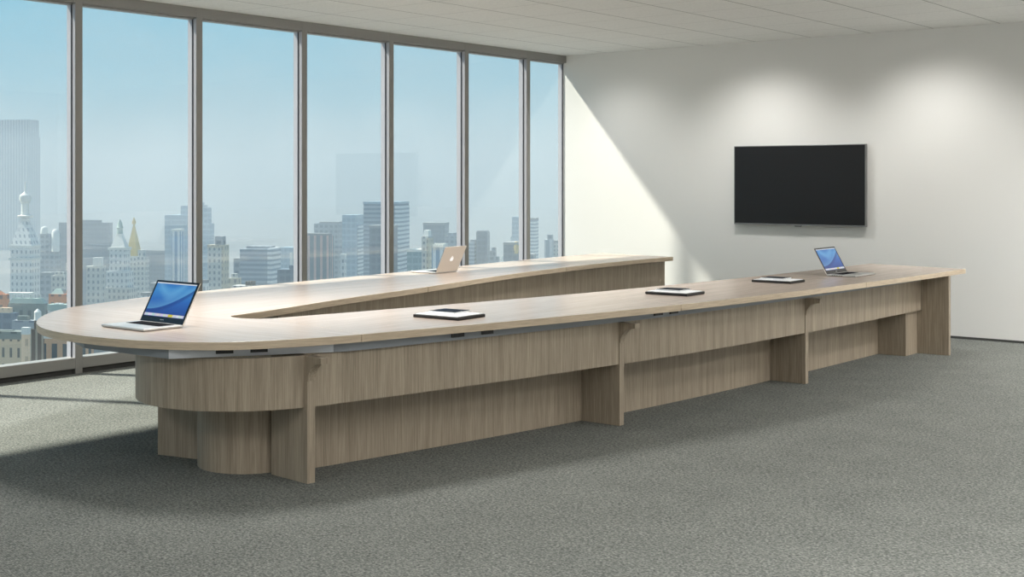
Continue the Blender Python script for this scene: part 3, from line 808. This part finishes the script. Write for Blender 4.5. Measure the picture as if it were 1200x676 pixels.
k = B('wide dark block behind the gilded pyramid tower', 168, 193, 197, 296, 1200, 'slate'); k.parapet(2)
k = B('small pale house right of the white lantern tower', 165, 175, 180, 345, 560, 'white'); k.parapet(0.8)
k = B('low grey block hidden behind the near laptop', 176, 198, 204, 334, 700, 'grey'); k.parapet(1)
k = B('hazy stepped glass tower left of the second mullion', 193, 226, 248, 252, 1100, 'glass'); k.sub('setback', 0.08, 0.5, 0.1, 0.9, 241, 'glass'); k.sub('penthouse', 0.12, 0.3, 0.2, 0.8, 238, 'glass')
k = B('white ribbed tower in front of the hazy stepped tower', 201, 210, 216, 270, 780, 'wpiers'); k.parapet(0.8, 'cream')
# --- third bay
k = B('tall hazy tower just right of the second mullion', 228, 246, 251, 262, 1000, 'glass'); k.sub('setback', 0.15, 0.95, 0.1, 0.9, 243, 'glass')
k = B('beige stone tower with square crown right of the second mullion', 243, 263, 268, 289, 640, 'stone'); k.sub('crown', 0.12, 0.6, 0.15, 0.8, 277, 'grey'); k.parapet(0.8, 'beige')
k.part('beige_side', inset(k.poly, -0.02, 0.16, -0.05, 1.0), ZG, zz(287, 640), 'beige')  # right face in warmer beige, painting in the sun on it
k = B('banded office slab with white striped end left of the third mullion', 281, 318, 328, 292, 720, 'bands'); k.sub('penthouse', 0.1, 0.85, 0.2, 0.8, 289, 'grey')
k.part('striped_end', inset(k.poly, -0.03, 0.12, -0.02, 1.0), ZG, zz(291, 720), 'wbands')
k.part('lower_wing', inset(k.poly, 1.0, 1.2, 0.0, 0.9), ZG, zz(303, 720), 'grey')
k = B('pale office tower with white strip left of the third mullion', 328, 345, 352, 290, 980, 'glass'); k.part('white_strip', inset(k.poly, 0.12, 0.3, -0.04, 0.3), ZG, zz(296, 980), 'cream')
k = B('dark low office block left of the third mullion', 325, 349, 356, 316, 620, 'slate'); k.sub('setback', 0.0, 0.45, 0.1, 0.9, 311, 'slate')
k = B('small pale house right of the beige stone tower', 268, 279, 283, 326, 560, 'beige'); k.sub('rooftop_box', 0.3, 0.8, 0.2, 0.8, 321, 'stone')
k = B('low pale block with dark roof box under the banded slab', 272, 296, 302, 335, 520, 'stone'); k.sub('rooftop_box', 0.05, 0.4, 0.2, 0.8, 330, 'brown')
k = B('small white tower low beside the second mullion', 236, 242, 245, 330, 520, 'white'); k.parapet(0.6)
# --- fourth bay
k = B('pinkish tower with vertical piers right of the third mullion', 352, 387, 391, 276, 560, 'pinkp'); k.sub('penthouse', 0.05, 0.95, 0.05, 0.95, 273.5, 'roof')
k = B('grey glass block behind the pink tower', 368, 397, 402, 262, 1000, 'grey'); k.sub('penthouse', 0.02, 0.8, 0.1, 0.9, 260, 'roof')
k = B('small pale tower between pink tower and blue office tower', 399, 404, 406, 299, 600, 'white'); k.parapet(0.6, 'cream')
k = B('blue office tower with white banded side', 401, 418, 427, 252, 900, 'glass'); k.part('white_side', inset(k.poly, -0.06, 0.05, 0.1, 1.0), ZG, zz(264, 900), 'wbands')
k = B('broad tower with light crown band behind the fourth mullion', 426, 468, 479, 239, 800, 'bands'); k.sub('crown', -0.01, 1.01, -0.01, 1.01, 236.5, 'glass'); k.part('white_side', inset(k.poly, -0.02, 0.12, -0.02, 1.0), ZG, zz(241, 800), 'wbands')
k = B('dark block in front of the broad banded tower', 433, 460, 466, 266, 700, 'slate'); k.parapet(0.8)
# --- fifth bay
k = B('teal glass block right of the fourth mullion', 477, 494, 498, 294, 700, 'teal'); k.parapet(0.8, 'cream')
k = B('cream stepped tower with rounded crown behind the pale laptop lid', 494, 503, 507.5, 277, 640, 'stone'); k.sub('crown', 0.15, 0.85, 0.1, 0.9, 270, 'cream', top=0.8); k.part('beige_side', inset(k.poly, -0.05, 0.3, -0.1, 1.0), ZG, zz(279, 640), 'beige')
k = B('grey glass block behind the cream stepped tower', 496, 521, 526, 263, 1100, 'slate'); k.parapet(1.5)
k = B('blue block with white arched ribs on top behind the laptop lid', 506, 520, 525, 290, 600, 'wpiers')
P_ = k.poly
for t in range(6):
    x0 = 0.02 + t * 0.165
    for j, (d0, d1, za, zb_) in enumerate(((0.0, 0.1, 293, 288.5), (0.1, 0.35, 291, 286.5), (0.35, 0.65, 289, 285.5), (0.65, 1.0, 291, 286.5))):
        k.part('arched_rib', inset(P_, x0, x0 + 0.09, d0, d1), zz(za, 600), zz(zb_, 600), 'cream')
k = B('long grey block left of the fifth mullion', 521, 541, 546, 277, 1000, 'grey'); k.sub('setback', 0.45, 0.85, 0.1, 0.9, 273, 'grey')
# --- sixth bay
k = B('narrow blue-grey block right of the fifth mullion', 545, 556, 558.5, 284, 900, 'bands'); k.sub('penthouse', 0.0, 0.5, 0.1, 0.9, 281, 'grey')
k = B('plain slate tower standing alone in the sixth window', 558, 571, 574, 272, 900, 'slate'); k.sub('penthouse', 0.05, 0.95, 0.1, 0.9, 270.5, 'slate')
k = B('stepped grey block beside the plain slate tower', 573, 583, 585, 301, 850, 'grey'); k.sub('setback', 0.3, 0.7, 0.1, 0.9, 290, 'grey'); k.sub('setback', 0.7, 1.0, 0.1, 0.9, 294, 'grey')
k = B('two thin white chimneys of a low block in the sixth window', 584, 589, 591, 307, 700, 'white'); k.sub('chimney', 0.1, 0.3, 0.2, 0.6, 300, 'cream'); k.sub('chimney', 0.6, 0.8, 0.2, 0.6, 302, 'cream')
k = B('tall pale glass tower left of the sixth mullion', 600, 609, 613, 254, 1200, 'glass'); k.part('lower_wing', inset(k.poly, -0.02, 1.15, -0.05, 1.0), ZG, zz(277, 1200), 'glass')
k = B('dark square block low in the sixth window', 590, 610, 617, 286, 800, 'slate'); k.parapet(1.0); k.lathe('gilded_figure', 0.25, 0.05, [(1.6, k.z - 6), (2.2, k.z - 2), (1.0, k.z + 1.5)], 'gold')
# --- last bay
k = B('pale banded tower right of the sixth mullion', 619, 628, 631, 257, 1000, 'wbands'); k.parapet(1.0, 'roof')
k = B('small dark block at the foot of the pale banded tower', 618, 625, 628, 299, 700, 'slate'); k.parapet(0.6)
k = B('grey tower with raised crown in the last window', 638, 647, 649, 281, 950, 'piers'); k.sub('crown', 0.05, 0.65, 0.1, 0.9, 275, 'grey')
k = B('pale tower attached beside the grey crowned tower', 648, 654, 656, 283, 960, 'stone'); k.parapet(0.8, 'roof')
k = B('low blue block in the corner of the last window', 655, 662, 668, 295, 900, 'slate'); k.parapet(0.8)
# far hazy row on the horizon
b = MB(); b.box(-4000, -60, -600, 4200, ZG - 1, ZG); struct('ground', b, mat('city_ground', (0.22, 0.23, 0.23), 0.9))
# haze over the city
M_haze = bpy.data.materials.new('city_haze'); M_haze.use_nodes = True
nt = M_haze.node_tree; nt.nodes.clear()
pv = N(nt, 'ShaderNodeVolumePrincipled')
pv.inputs['Color'].default_value = (0.70, 0.80, 0.86, 1); pv.inputs['Density'].default_value = 0.00055; pv.inputs['Anisotropy'].default_value = 0.0
out = N(nt, 'ShaderNodeOutputMaterial'); L(nt, pv.outputs[0], out.inputs['Volume'])
b = MB(); b.box(-3500, -70, -400, 3600, ZG - 0.5, 70)
tag(b.build('haze', M_haze), 'pale blue haze hanging over the city beyond the windows', 'haze', kind='stuff')
